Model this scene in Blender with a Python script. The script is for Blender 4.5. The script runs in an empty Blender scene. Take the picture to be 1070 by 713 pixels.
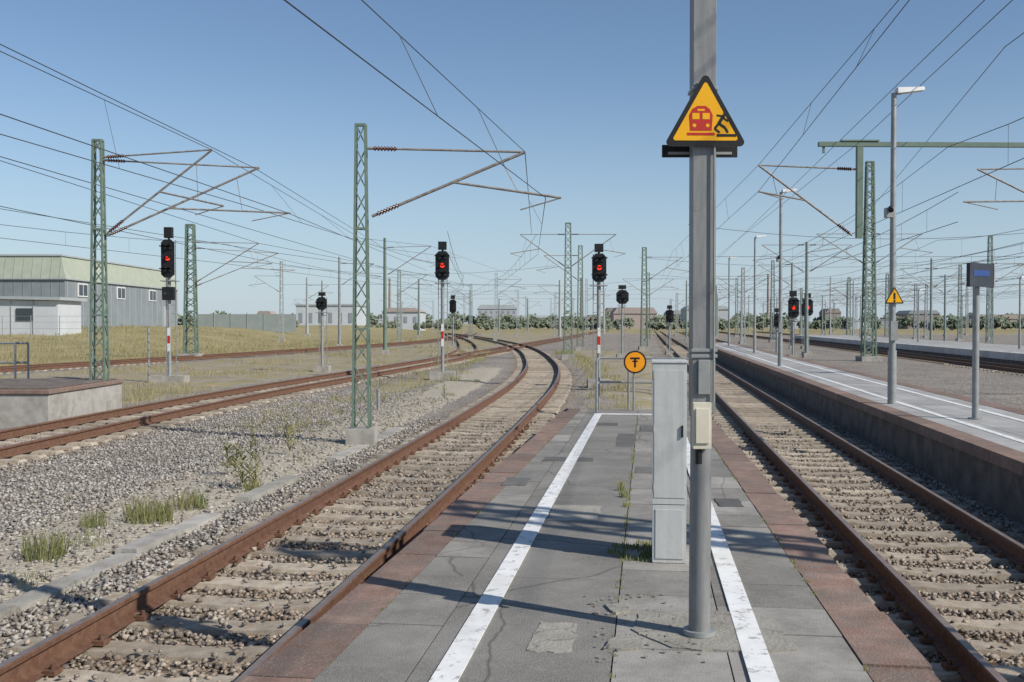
import bpy, math, random
import numpy as np
from mathutils import Vector
random.seed(7); rng=np.random.default_rng(7)
scene=bpy.context.scene
# ------------------------------------------------------------------ materials
def ss(x,a,b):
    t=np.clip((x-a)/(b-a),0,1); return t*t*(3-2*t)
MATS={}
def M(name,c1,c2=None,scale=6,rough=.8,metal=0,bump=0,bscale=60,tint=0,lo=.35,hi=.65,stretch=None,spec=.3):
    if name in MATS: return MATS[name]
    m=bpy.data.materials.new(name); m.use_nodes=True; N=m.node_tree.nodes; L=m.node_tree.links
    b=N['Principled BSDF']; b.inputs['Roughness'].default_value=rough; b.inputs['Metallic'].default_value=metal
    b.inputs['Specular IOR Level'].default_value=spec
    if c2 is None: c2=tuple(v*.75 for v in c1)
    tc=N.new('ShaderNodeTexCoord'); src=tc.outputs['Object']
    if stretch:
        mp=N.new('ShaderNodeMapping'); mp.inputs['Scale'].default_value=stretch; L.new(src,mp.inputs[0]); src=mp.outputs[0]
    n=N.new('ShaderNodeTexNoise'); n.inputs['Scale'].default_value=scale; n.inputs['Detail'].default_value=6; n.inputs['Roughness'].default_value=.65
    L.new(src,n.inputs['Vector'])
    r=N.new('ShaderNodeValToRGB'); r.color_ramp.elements[0].position=lo; r.color_ramp.elements[1].position=hi
    r.color_ramp.elements[0].color=(*c1,1); r.color_ramp.elements[1].color=(*c2,1)
    L.new(n.outputs[0],r.inputs[0]); col=r.outputs[0]
    if tint:
        a=N.new('ShaderNodeAttribute'); a.attribute_name='tint'
        ma=N.new('ShaderNodeMapRange'); ma.inputs[3].default_value=1-tint; ma.inputs[4].default_value=1+tint
        L.new(a.outputs['Fac'],ma.inputs[0])
        mx=N.new('ShaderNodeMix'); mx.data_type='RGBA'; mx.blend_type='MULTIPLY'; mx.inputs[0].default_value=1
        L.new(col,mx.inputs[6]); L.new(ma.outputs[0],mx.inputs[7]); col=mx.outputs[2]
    L.new(col,b.inputs['Base Color'])
    if bump:
        n2=N.new('ShaderNodeTexNoise'); n2.inputs['Scale'].default_value=bscale; n2.inputs['Detail'].default_value=4
        L.new(tc.outputs['Object'],n2.inputs['Vector'])
        bp=N.new('ShaderNodeBump'); bp.inputs['Strength'].default_value=bump; bp.inputs['Distance'].default_value=.01
        L.new(n2.outputs[0],bp.inputs['Height']); L.new(bp.outputs[0],b.inputs['Normal'])
    MATS[name]=m; return m
def layer(m,kind,scale,lo,hi,col,amt=1.,dist=.0,detail=8):
    """mix a colour over the base colour where a noise / crack mask is high"""
    N=m.node_tree.nodes;L=m.node_tree.links;b=N['Principled BSDF'];cur=b.inputs['Base Color'].links[0].from_socket
    tc=N.new('ShaderNodeTexCoord');src=tc.outputs['Object']
    if kind=='crack':
        nn=N.new('ShaderNodeTexNoise');nn.inputs['Scale'].default_value=scale*3;nn.inputs['Detail'].default_value=5;L.new(src,nn.inputs['Vector'])
        ad=N.new('ShaderNodeMix');ad.data_type='RGBA';ad.blend_type='LINEAR_LIGHT';ad.inputs[0].default_value=dist
        L.new(src,ad.inputs[6]);L.new(nn.outputs['Color'],ad.inputs[7])
        v=N.new('ShaderNodeTexVoronoi');v.feature='DISTANCE_TO_EDGE';v.inputs['Scale'].default_value=scale;L.new(ad.outputs[2],v.inputs['Vector']);o=v.outputs['Distance']
    else:
        n=N.new('ShaderNodeTexNoise');n.inputs['Scale'].default_value=scale;n.inputs['Detail'].default_value=detail;n.inputs['Roughness'].default_value=.75;L.new(src,n.inputs['Vector']);o=n.outputs[0]
    r=N.new('ShaderNodeValToRGB');e=r.color_ramp.elements
    e[0].position=lo;e[1].position=hi
    if kind=='crack': e[0].color=(amt,amt,amt,1);e[1].color=(0,0,0,1)
    else: e[0].color=(0,0,0,1);e[1].color=(amt,amt,amt,1)
    L.new(o,r.inputs[0])
    mx=N.new('ShaderNodeMix');mx.data_type='RGBA';L.new(r.outputs[0],mx.inputs[0]);L.new(cur,mx.inputs[6]);mx.inputs[7].default_value=(*col,1)
    L.new(mx.outputs[2],b.inputs['Base Color']);return m
asphalt=M('asphalt',(.18,.170,.152),(.255,.242,.218),1.3,.92,bump=.6,bscale=150,tint=.14)
layer(asphalt,'n',.8,.46,.66,(.12,.112,.098),.75);layer(asphalt,'n',3.2,.55,.68,(.30,.275,.235),.6);layer(asphalt,'n',130,.50,.68,(.36,.345,.32),.6,detail=2);layer(asphalt,'crack',.5,.001,.005,(.06,.055,.045),.7,.12)
slabm=M('paving_slab',(.215,.203,.182),(.31,.295,.265),2.2,.9,bump=.4,bscale=110,tint=.28)
layer(slabm,'n',1.4,.46,.68,(.135,.122,.103),.75);layer(slabm,'n',5,.56,.68,(.31,.28,.235),.6);layer(slabm,'n',110,.52,.70,(.40,.38,.35),.55,detail=2);layer(slabm,'crack',.4,.001,.004,(.07,.06,.045),.6,.12)
patchm=M('asphalt_repair',(.105,.102,.097),(.15,.146,.138),3,.93,bump=.8,bscale=120,tint=.2);layer(patchm,'n',120,.52,.7,(.26,.25,.235),.5,detail=2)
coping=M('coping_brick',(.20,.12,.09),(.27,.185,.15),5,.9,bump=.6,bscale=70,tint=.25)
layer(coping,'n',3,.42,.62,(.16,.135,.115),.8);layer(coping,'n',60,.55,.7,(.36,.29,.24),.5,detail=2);layer(coping,'n',8,.6,.7,(.10,.07,.055),.7)
conc=M('concrete',(.42,.40,.36),(.30,.28,.25),3,.9,bump=.4,bscale=50,tint=.15)
layer(conc,'n',1.5,.5,.75,(.2,.18,.15),.5)
padc=M('patch_concrete',(.33,.31,.27),(.24,.225,.19),4,.9,bump=.8,bscale=45,tint=.15);layer(padc,'crack',2.2,.003,.010,(.08,.07,.06),.7,.1)
concd=M('concrete_dark',(.20,.17,.145),(.11,.09,.075),2.5,.95,bump=.6,bscale=40,tint=.2)
sleeperm=M('sleeper_concrete',(.45,.395,.315),(.31,.26,.20),7,.92,bump=.5,bscale=60,tint=.25)
layer(sleeperm,'n',5,.48,.68,(.23,.165,.11),.65)
railm=M('rail_rust',(.12,.058,.035),(.18,.10,.065),14,.75,bump=.3,bscale=60)
railtop=M('rail_running_surface',(.24,.17,.13),(.32,.26,.22),8,.42,.4)
steelgreen=M('green_painted_steel',(.13,.19,.145),(.17,.22,.175),4,.6)
steelfar=M('hazy_green_steel',(.20,.25,.22),(.25,.29,.27),1,.7)  # far masts: green paint lightened to put distance haze into the colour
greyfar=M('hazy_galvanised_steel',(.32,.34,.34),(.38,.40,.40),1,.7)  # far masts: galvanised grey paled, aerial haze mixed into the base colour
steelgrey=M('galvanised_steel',(.27,.28,.27),(.36,.37,.36),6,.5,.35)
polem=M('grey_pole_paint',(.20,.205,.20),(.27,.272,.265),7,.5,.2,stretch=(4,4,.5))
layer(polem,'n',14,.58,.70,(.14,.11,.09),.6)
armm=M('weathered_tube',(.33,.31,.28),(.2,.16,.13),9,.6,.2)
insul=M('brown_insulator',(.10,.04,.025),(.06,.025,.018),9,.25)
wirem=M('copper_wire',(.07,.08,.085),(.09,.10,.105),9,.6)
black=M('black_paint',(.012,.012,.013),(.02,.02,.02),8,.5)
whitep=M('white_plate',(.72,.72,.70),(.6,.6,.58),5,.5)
redp=M('red_plate',(.50,.03,.02),(.42,.03,.02),5,.5)
yellow=M('yellow_sign',(.85,.43,.01),(.80,.39,.01),5,.4)
orange=M('orange_sign',(.85,.33,.01),(.75,.28,.01),5,.4)
cabm=M('cabinet_paint',(.56,.57,.54),(.48,.49,.47),3,.45,bump=.1,bscale=30,stretch=(6,6,.6))
layer(cabm,'n',2.5,.52,.78,(.33,.31,.27),.55)
cream=M('cream_box',(.66,.62,.5),(.55,.51,.4),5,.5)
glassd=M('dark_glass',(.03,.04,.05),(.05,.06,.07),5,.1,spec=.6)
glassf=M('hazy_window_glass',(.22,.25,.28),(.26,.29,.32),1,.3,spec=.5)  # distant windows only, glass lightened as painted-in haze
redlamp=M('red_lamp_lens',(.6,.02,.01),(.5,.02,.01),5,.2)
redlamp.node_tree.nodes['Principled BSDF'].inputs['Emission Color'].default_value=(1,.03,.01,1);redlamp.node_tree.nodes['Principled BSDF'].inputs['Emission Strength'].default_value=1.5
grassdry=M('dry_grass_blade',(.40,.33,.18),(.27,.25,.125),.35,.9,tint=.35)
grassgreen=M('green_grass_blade',(.15,.18,.06),(.27,.24,.11),3,.9,tint=.4)
leafm=M('hazy_leaf_mass',(.12,.15,.10),(.17,.19,.135),.2,.9,tint=.35)  # leaf green greyed so the far trees carry haze in their colour
hallgreen=M('pale_green_cladding',(.33,.36,.285),(.38,.41,.33),1,.7)
hallgrey=M('grey_blue_cladding',(.20,.225,.24),(.25,.275,.29),.6,.7)
roofgrey=M('roof_sheet',(.40,.43,.44),(.33,.36,.37),.6,.6)
brickred=M('hazy_brick',(.34,.285,.255),(.30,.255,.235),.5,.9,tint=.2)  # brick paled and greyed, haze baked into the colour of far buildings
bgrey=M('hazy_facade',(.36,.385,.40),(.31,.335,.355),.3,.9,tint=.3)  # skyline walls, pale because distance haze is painted into the base
shedw=M('white_shed_cladding',(.55,.57,.58),(.48,.50,.52),.5,.7)
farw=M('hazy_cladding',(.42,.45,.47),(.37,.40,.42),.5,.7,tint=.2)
stonem=M('ballast_stone',(.36,.335,.30),(.24,.212,.18),2,.95,tint=.5,bump=.3,bscale=90)
stoner=M('rusty_ballast_stone',(.33,.285,.235),(.215,.17,.13),2,.95,tint=.5,bump=.3,bscale=90)
wp=M('worn_white_paint',(.80,.80,.78),(.70,.70,.68),5,.7)
layer(wp,'n',9,.54,.60,(.3,.29,.27),.85,detail=12);layer(wp,'n',1.2,.46,.72,(.48,.465,.43),.6)
# ------------------------------------------------------------------ mesh builder
class MB:
    def __init__(s): s.v=[];s.f=[];s.m=[];s.t=[];s.s=[];s.mats=[];s.tint=.5
    def mi(s,m):
        if m not in s.mats: s.mats.append(m)
        return s.mats.index(m)
    def add(s,vs,fs,m,smooth=False):
        o=len(s.v); s.v+= [tuple(p) for p in vs]; s.t+=[s.tint]*len(vs); k=s.mi(m)
        for f in fs: s.f.append([i+o for i in f]); s.m.append(k); s.s.append(smooth)
    def hexa(s,p,m):
        s.add(p,[(0,3,2,1),(4,5,6,7),(0,1,5,4),(1,2,6,5),(2,3,7,6),(3,0,4,7)],m)
    def box(s,x0,x1,y0,y1,z0,z1,m):
        s.hexa([(x0,y0,z0),(x1,y0,z0),(x1,y1,z0),(x0,y1,z0),(x0,y0,z1),(x1,y0,z1),(x1,y1,z1),(x0,y1,z1)],m)
    def prism(s,poly,z0,z1,m):
        n=len(poly); vs=[(x,y,z0) for x,y in poly]+[(x,y,z1) for x,y in poly]
        fs=[tuple(range(n-1,-1,-1)),tuple(range(n,2*n))]+[(i,(i+1)%n,n+(i+1)%n,n+i) for i in range(n)]
        s.add(vs,fs,m)
    def frame(s,p0,p1):
        d=(Vector(p1)-Vector(p0)); l=d.length; d.normalize()
        up=Vector((0,0,1)) if abs(d.z)<.95 else Vector((0,1,0))
        a=d.cross(up).normalized(); b=a.cross(d).normalized(); return d,a,b
    def beam(s,p0,p1,w,h,m):
        d,a,b=s.frame(p0,p1); a*=w/2; b*=h/2; P=Vector(p0);Q=Vector(p1)
        s.hexa([P-a-b,P+a-b,P+a+b,P-a+b,Q-a-b,Q+a-b,Q+a+b,Q-a+b],m)
    def cyl(s,p0,p1,r0,m,r1=None,n=12,caps=True):
        if r1 is None:r1=r0
        d,a,b=s.frame(p0,p1);P=Vector(p0);Q=Vector(p1);vs=[]
        for c,r in((P,r0),(Q,r1)):
            for i in range(n):
                t=2*math.pi*i/n; vs.append(c+a*(r*math.cos(t))+b*(r*math.sin(t)))
        s.add(vs,[(i,(i+1)%n,n+(i+1)%n,n+i) for i in range(n)],m,n>5)
        if caps: s.add(vs[:n],[tuple(range(n-1,-1,-1))],m); s.add(vs[n:],[tuple(range(n))],m)
    def wire(s,pts,r,m,n=4):
        for p,q in zip(pts[:-1],pts[1:]): s.cyl(p,q,r,m,n=n,caps=False)
    def insulator(s,p0,p1,m,r=.055,k=7):
        P=Vector(p0);Q=Vector(p1)
        s.cyl(P,Q,r*.45,m,n=8)
        for i in range(k):
            c=P.lerp(Q,(i+.2)/k); e=P.lerp(Q,(i+.75)/k); s.cyl(c,e,r,m,r1=r*.6,n=10)
    def plate(s,o,yaw,pts,y0,y1,m):
        c,sn=math.cos(yaw),math.sin(yaw);n=len(pts);vs=[]
        for y in (y0,y1):
            for x,z in pts: vs.append((o[0]+x*c-y*sn,o[1]+x*sn+y*c,o[2]+z))
        s.add(vs,[tuple(range(n)),tuple(range(2*n-1,n-1,-1))]+[(i,n+i,n+(i+1)%n,(i+1)%n) for i in range(n)],m)
    def build(s,name,origin=(0,0,0),bevel=0):
        me=bpy.data.meshes.new(name); o=Vector(origin)
        me.from_pydata([(p[0]-o.x,p[1]-o.y,p[2]-o.z) for p in s.v],[],s.f)
        for m in s.mats: me.materials.append(m)
        me.polygons.foreach_set('material_index',s.m); me.polygons.foreach_set('use_smooth',s.s)
        a=me.attributes.new('tint','FLOAT','POINT'); a.data.foreach_set('value',s.t)
        me.update(); ob=bpy.data.objects.new(name,me); ob.location=o; scene.collection.objects.link(ob)
        if bevel:
            b=ob.modifiers.new('bevel','BEVEL'); b.width=bevel; b.segments=2; b.limit_method='ANGLE'
        return ob
def circ(r,n=24,cx=0,cz=0,a0=0,a1=2*math.pi): return [(cx+r*math.cos(a0+(a1-a0)*i/n),cz+r*math.sin(a0+(a1-a0)*i/n)) for i in range(n)]
def stroke(p,q,w):
    dx,dz=q[0]-p[0],q[1]-p[1];l=math.hypot(dx,dz);nx,nz=-dz/l*w/2,dx/l*w/2
    return [(p[0]-nx,p[1]-nz),(q[0]-nx,q[1]-nz),(q[0]+nx,q[1]+nz),(p[0]+nx,p[1]+nz)]
def rtri(w,h,r,n=6):
    P=[(-w/2,0),(w/2,0),(0,h)]; out=[]
    for i in range(3):
        p=Vector(P[i]);a=(Vector(P[i-1])-p).normalized();b=(Vector(P[(i+1)%3])-p).normalized()
        bis=(a+b).normalized();half=math.acos(max(-1,min(1,a.dot(b))))/2
        c=p+bis*(r/math.sin(half)); s=p+a*(r/math.tan(half)); e=p+b*(r/math.tan(half))
        a0=math.atan2(s.y-c.y,s.x-c.x);a1=math.atan2(e.y-c.y,e.x-c.x)
        while a1<a0:a1+=2*math.pi
        for k in range(n+1):
            t=a0+(a1-a0)*k/n; out.append((c.x+r*math.cos(t),c.y+r*math.sin(t)))
    return out
CS,SN=.9914,.1309
def W(a,b): return (a*CS+b*SN,-a*SN+b*CS)
# ------------------------------------------------------------------ track lines  x=f(y)
def spline(pts):
    ys=np.array([p[1] for p in pts],float);xs=np.array([p[0] for p in pts],float);m=np.gradient(xs,ys)
    def f(y):
        y=np.asarray(y,float);i=np.clip(np.searchsorted(ys,y)-1,0,len(ys)-2)
        h=ys[i+1]-ys[i];t=(y-ys[i])/h
        r=(2*t**3-3*t**2+1)*xs[i]+(t**3-2*t**2+t)*h*m[i]+(-2*t**3+3*t**2)*xs[i+1]+(t**3-t**2)*h*m[i+1]
        r=np.where(t<0,xs[0]+m[0]*(y-ys[0]),r); r=np.where(t>1,xs[-1]+m[-1]*(y-ys[-1]),r); return r
    return f
fA=spline([(-3.55,-6),(-2.9,0),(-2.15,7.2),(-1.80,10.2),(-1.33,14.3),(-.35,23.5),(.72,35),(1.35,46),(1.55,62),(1.1,85),(-1.5,120),(-8,175),(-18,240)])
fT1=spline([(-10.2,-5),(-9.7,6),(-9.05,18),(-8.1,30),(-5.9,46),(-2.6,70),(1.2,100),(7.2,145),(16,215),(28,300)])
fT2=spline([(-31,15),(-28,30),(-23.5,48),(-17.5,75),(-11,114),(-8.3,175),(-9,250)])
fT3=spline([(-5.6,48),(-3.9,62),(-3.6,80),(-5,110),(-9.5,165),(-15,240)])
def lin(a): return lambda y: a/CS+np.asarray(y,float)*(SN/CS)
fB=lin(2.925);fC=lin(8.7);fD=lin(18.5);fE=lin(29);fF=lin(34)
def track(name,f,y0,y1,zt,sly,clips=22):
    mb=MB(); ys=list(np.arange(y0,min(y1,70),.6))+list(np.arange(70,y1,2.)) if y1>70 else list(np.arange(y0,y1,.6))
    ys=np.array(ys);xs=f(ys);dx=(f(ys+.05)-f(ys-.05))/.1
    T=np.stack([dx,np.ones_like(dx)],1);T/=np.linalg.norm(T,axis=1)[:,None];Nn=np.stack([T[:,1],-T[:,0]],1)
    prof=[(-.075,-.172),(.075,-.172),(.075,-.162),(.010,-.140),(.009,-.045),(.035,-.035),(.036,-.008),(.026,0),(-.026,0),(-.036,-.008),(-.035,-.035),(-.009,-.045),(-.010,-.140),(-.075,-.162)]
    n=len(prof)
    for off in(-.7525,.7525):
        vs=[]
        for i in range(len(ys)):
            for px,pz in prof: vs.append((xs[i]+Nn[i,0]*(off+px),ys[i]+Nn[i,1]*(off+px),zt+pz))
        fr=[];ft=[]
        for i in range(len(ys)-1):
            for k in range(n):
                q=(i*n+k,i*n+(k+1)%n,(i+1)*n+(k+1)%n,(i+1)*n+k)
                (ft if k==7 else fr).append(q)
        o=len(mb.v); mb.add(vs,fr,railm); k=mb.mi(railtop)
        for q in ft: mb.f.append([j+o for j in q]);mb.m.append(k);mb.s.append(False)
    zs=zt-.177; y=y0
    while y<sly:
        x=float(f(y));d=float(f(y+.05)-f(y-.05))/.1;l=math.hypot(d,1);tx,ty=d/l,1/l;nx,ny=ty,-tx
        j=random.uniform(-.03,.03);mb.tint=random.random();dz=random.uniform(-.008,.004)
        st=[(-1.28+j,-.03),(-1.24+j,0),(-.45,-.002),(-.25,-.020),(.25,-.020),(.45,-.002),(1.24+j,0),(1.28+j,-.03)]
        vs=[];ang=random.uniform(-.012,.012)
        for u,z in st:
            for w,zz in((-.145,-.14),(-.12,z+dz),(.12,z+dz),(.145,-.14)):
                ww=w+u*ang; vs.append((x+nx*u+tx*ww,y+ny*u+ty*ww,zs+zz))
        fs=[]
        for i in range(len(st)-1):
            for k in range(3): fs.append((i*4+k,(i+1)*4+k,(i+1)*4+k+1,i*4+k+1))
        fs+=[(0,1,2,3),(31,30,29,28)]
        mb.add(vs,fs,sleeperm)
        if y<clips:
            for off in(-.7525,.7525):
                for sd in(-1,1):
                    u=off+sd*.105;c=(x+nx*u,y+ny*u)
                    mb.beam((c[0]-nx*.04,c[1]-ny*.04,zs+.018),(c[0]+nx*.04,c[1]+ny*.04,zs+.018),.10,.03,railm)
                    mb.cyl((c[0],c[1],zs+.03),(c[0],c[1],zs+.065),.018,railm,n=6)
        y+=.6/l
    return mb.build(name)
track('railway_track',fA,-5,220,-.38,110)
track('railway_track',fB,-5,300,-.55,110)
track('railway_track',fT1,-5,290,-.38,80,0)
track('railway_track',fT2,16,240,-.38,60,0)
track('railway_track',fT3,48,230,-.385,90,0)
track('railway_track',fC,-5,280,-.55,70,0)
track('railway_track',fD,-5,280,-.55,60,0)
track('railway_track',fE,40,280,-.55,60,0)
# ------------------------------------------------------------------ ground
def gz(x,y):
    x=np.asarray(x,float);y=np.asarray(y,float)
    s=x*CS-y*SN
    z=-.606-.18*ss(s,-.3,.9)
    z=z+1.75*ss(y,55,112)*ss(-x,24,44)
    dA=x-fA(y)
    z=z+.06*ss(-dA,1.9,2.3)*(1-ss(-dA,3.6,4.2))*(y<60)
    z=z+.025*np.sin(x*1.3+.7*np.sin(y*.8))*np.sin(y*.9)*ss(np.abs(dA),2,3)*(s<-2)*(np.abs(x-fT1(y))>2)
    return z
xs=np.unique(np.concatenate([[-1600,-900,-500,-320,-220],np.arange(-160,-40,4),np.arange(-40,-12,1),np.arange(-12,8,.25),np.arange(8,30,1),np.arange(30,120,5),[120,160,220,320,500,900,1600]]))
ys=np.unique(np.concatenate([[-60,-30,-15],np.arange(-10,2,1),np.arange(2,30,.25),np.arange(30,70,1),np.arange(70,200,4),[200,230,270,320,400,520,700,1000,1500,2500]]))
X,Y=np.meshgrid(xs,ys);Z=gz(X,Y)
S=X*CS-Y*SN
dA=X-fA(Y);dT1=X-fT1(Y);dT2=X-fT2(np.maximum(Y,16))
sand=ss(-dA,1.75,2.1)*(1-.75*ss(-dA,3.0,4.0))*(1-ss(Y,45,60))*ss(dT1,1.2,2.4)
grass=ss(-dT1,1.6,3.2)*(.50+.5*ss(-dT2,1.5,3))*ss(Y,14,26)
grass=np.where((np.abs(dT2)<2)&(Y>18),0.0,grass)
grass=np.maximum(grass,ss(Y,190,260)*.9)
grass=np.maximum(grass,.52*ss(-dA,3.2,4.5)*ss(dT1,1.8,3)*ss(Y,22,36)*(1-ss(Y,90,110)))
grass=np.maximum(grass,.50*ss(dA,1.9,2.6)*(1-ss(S,.3,1.2))*ss(Y,20,23)*(1-ss(Y,80,100)))
grass=np.where((S>.5)&(Y<190),0.0*S,grass)
rust=np.zeros_like(X)
for dd in(dA,dT1,dT2,X-fB(Y),X-fC(Y),X-fD(Y)): rust=np.maximum(rust,1-ss(np.abs(dd),1.0,1.8))
me=bpy.data.meshes.new('ground');ny,nx=X.shape
idx=np.arange(nx*ny).reshape(ny,nx)
F=np.stack([idx[:-1,:-1],idx[:-1,1:],idx[1:,1:],idx[1:,:-1]],-1).reshape(-1,4)
me.from_pydata(np.stack([X,Y,Z],-1).reshape(-1,3).tolist(),[],F.tolist())
for nme,arr in(('grass',grass),('sand',sand),('rust',rust)):
    a=me.attributes.new(nme,'FLOAT','POINT');a.data.foreach_set('value',arr.reshape(-1).astype(np.float32))
me.polygons.foreach_set('use_smooth',[True]*len(me.polygons))
g=bpy.data.objects.new('ground',me);scene.collection.objects.link(g)
def ground_mat():
    m=bpy.data.materials.new('ballast_ground');m.use_nodes=True;N=m.node_tree.nodes;L=m.node_tree.links;b=N['Principled BSDF']
    b.inputs['Roughness'].default_value=.95;b.inputs['Specular IOR Level'].default_value=.15
    geo=N.new('ShaderNodeNewGeometry');P=geo.outputs['Position']
    def noise(sc,det=6,ro=.6):
        n=N.new('ShaderNodeTexNoise');n.inputs['Scale'].default_value=sc;n.inputs['Detail'].default_value=det;n.inputs['Roughness'].default_value=ro;L.new(P,n.inputs['Vector']);return n.outputs[0]
    def ramp(inp,a,b_,ca=(0,0,0),cb=(1,1,1)):
        r=N.new('ShaderNodeValToRGB');r.color_ramp.elements[0].position=a;r.color_ramp.elements[1].position=b_;r.color_ramp.elements[0].color=(*ca,1);r.color_ramp.elements[1].color=(*cb,1);L.new(inp,r.inputs[0]);return r.outputs[0]
    def mix(f,a,b_,bt='MIX'):
        x=N.new('ShaderNodeMix');x.data_type='RGBA';x.blend_type=bt
        if isinstance(f,float):x.inputs[0].default_value=f
        else:L.new(f,x.inputs[0])
        L.new(a,x.inputs[6]);L.new(b_,x.inputs[7]);return x.outputs[2]
    def math_(op,a,b_):
        x=N.new('ShaderNodeMath');x.operation=op
        for i,v in((0,a),(1,b_)):
            if isinstance(v,(int,float)):x.inputs[i].default_value=v
            else:L.new(v,x.inputs[i])
        return x.outputs[0]
    def attr(n):
        a=N.new('ShaderNodeAttribute');a.attribute_name=n;return a.outputs['Fac']
    vo=N.new('ShaderNodeTexVoronoi');vo.inputs['Scale'].default_value=19;L.new(P,vo.inputs['Vector'])
    sep=N.new('ShaderNodeSeparateColor');L.new(vo.outputs['Color'],sep.inputs[0])
    st=ramp(sep.outputs[0],.0,1.,(.18,.163,.142),(.46,.43,.39))
    gap=ramp(vo.outputs['Distance'],.40,.80,(1,1,1),(.42,.40,.37))
    bal=mix(1.,st,gap,'MULTIPLY')
    big=ramp(noise(.35),.3,.7,(.82,.82,.84),(1.2,1.15,1.08)); bal=mix(1.,bal,big,'MULTIPLY')
    bal=mix(1.,bal,ramp(attr('rust'),0,1,(1,1,1),(.90,.78,.66)),'MULTIPLY')
    sandc=ramp(noise(7,8,.7),.3,.7,(.48,.43,.345),(.30,.265,.21))
    dry=ramp(noise(.22,9,.75),.35,.65,(.37,.305,.17),(.24,.22,.11))
    dirt=ramp(noise(1.2,8,.7),.35,.65,(.38,.33,.255),(.26,.225,.17))
    nz=noise(.9,8,.7);ga=attr('grass')
    gm=ramp(math_('ADD',ga,math_('MULTIPLY',math_('SUBTRACT',nz,.5),1.3)),.47,.58)
    dm=ramp(math_('ADD',ga,math_('MULTIPLY',math_('SUBTRACT',noise(.5,8,.7),.5),1.6)),.30,.42)
    sm=ramp(math_('ADD',attr('sand'),math_('MULTIPLY',math_('SUBTRACT',noise(2.3,8,.75),.5),1.5)),.50,.66)
    col=mix(sm,bal,sandc);col=mix(dm,col,dirt);col=mix(gm,col,dry)
    L.new(col,b.inputs['Base Color'])
    inv=math_('SUBTRACT',1,vo.outputs['Distance']); hb=math_('ADD',inv,math_('MULTIPLY',noise(70,3),.3))
    bp=N.new('ShaderNodeBump');bp.inputs['Distance'].default_value=.04;bp.inputs['Strength'].default_value=.6
    L.new(hb,bp.inputs['Height']);L.new(bp.outputs[0],b.inputs['Normal'])
    return m
me.materials.append(ground_mat())
# ------------------------------------------------------------------ gravel stones
def stones(name,pts,size,mat):
    n=len(pts);base=np.array([[1,0,0],[-1,0,0],[0,1,0],[0,-1,0],[0,0,1],[0,0,-1]],float)
    V=base[None]*(1+.35*rng.uniform(-1,1,(n,6,3)))+.25*rng.uniform(-1,1,(n,6,3))
    ax=rng.normal(size=(n,3));ax/=np.linalg.norm(ax,axis=1)[:,None];an=rng.uniform(0,6.28,n)
    K=np.zeros((n,3,3));K[:,0,1]=-ax[:,2];K[:,0,2]=ax[:,1];K[:,1,0]=ax[:,2];K[:,1,2]=-ax[:,0];K[:,2,0]=-ax[:,1];K[:,2,1]=ax[:,0]
    R=np.eye(3)[None]+np.sin(an)[:,None,None]*K+(1-np.cos(an))[:,None,None]*(K@K)
    V=np.einsum('nij,nkj->nki',R,V); V[:,:,2]*=.75
    V=V*(size*rng.uniform(.5,1.2,n))[:,None,None]+pts[:,None,:]
    f=np.array([[0,2,4],[2,1,4],[1,3,4],[3,0,4],[2,0,5],[1,2,5],[3,1,5],[0,3,5]])
    Fa=(f[None]+np.arange(n)[:,None,None]*6).reshape(-1,3)
    me=bpy.data.meshes.new(name);me.vertices.add(n*6);me.vertices.foreach_set('co',V.reshape(-1))
    me.loops.add(Fa.size);me.loops.foreach_set('vertex_index',Fa.reshape(-1).astype(np.int32))
    me.polygons.add(len(Fa));me.polygons.foreach_set('loop_start',np.arange(0,Fa.size,3,dtype=np.int32))
    me.update(calc_edges=True)
    a=me.attributes.new('tint','FLOAT','POINT');a.data.foreach_set('value',np.repeat(rng.uniform(0,1,n),6).astype(np.float32))
    me.materials.append(mat);ob=bpy.data.objects.new(name,me);scene.collection.objects.link(ob)
def scat(n,f,o0,o1,y0,y1,zoff=.0,pw=1.5):
    y=y0+(y1-y0)*rng.uniform(0,1,n)**pw;o=rng.uniform(o0,o1,n);x=f(y)+o
    return np.stack([x,y,gz(x,y)+zoff+rng.uniform(-.005,.020,n)],1),o
pts=[];rp=[]
for f,n,o0,o1 in((fA,34000,-1.85,1.5),(fB,34000,-1.45,1.5)):
    p,o=scat(n,f,o0,o1,2.5,24,.008)
    y0=-5;l=1.008
    ph=((p[:,1]+ (o*.131) - y0)*l/.6)%1
    on=((ph<.22)|(ph>.78))&(np.abs(o)<1.28)
    keep=~on|(rng.uniform(0,1,len(p))<.08)
    p[on,2]+=.045
    inner=(np.abs(o)+rng.uniform(-.4,.4,len(o)))<1.15
    rp.append(p[keep&inner]);pts.append(p[keep&~inner])
p,o=scat(30000,fT1,1.3,5.8,9,34);d=p[:,0]-fA(p[:,1]);pts.append(p[d<-3.3])
p,o=scat(5500,fA,-4,-1.9,5,30);pts.append(p)
p,o=scat(9000,fT1,-1.6,1.6,12,34);rp.append(p)
stones('ballast_gravel',np.concatenate(pts),.028,stonem)
stones('rusty_ballast_gravel',np.concatenate(rp),.028,stoner)
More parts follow.
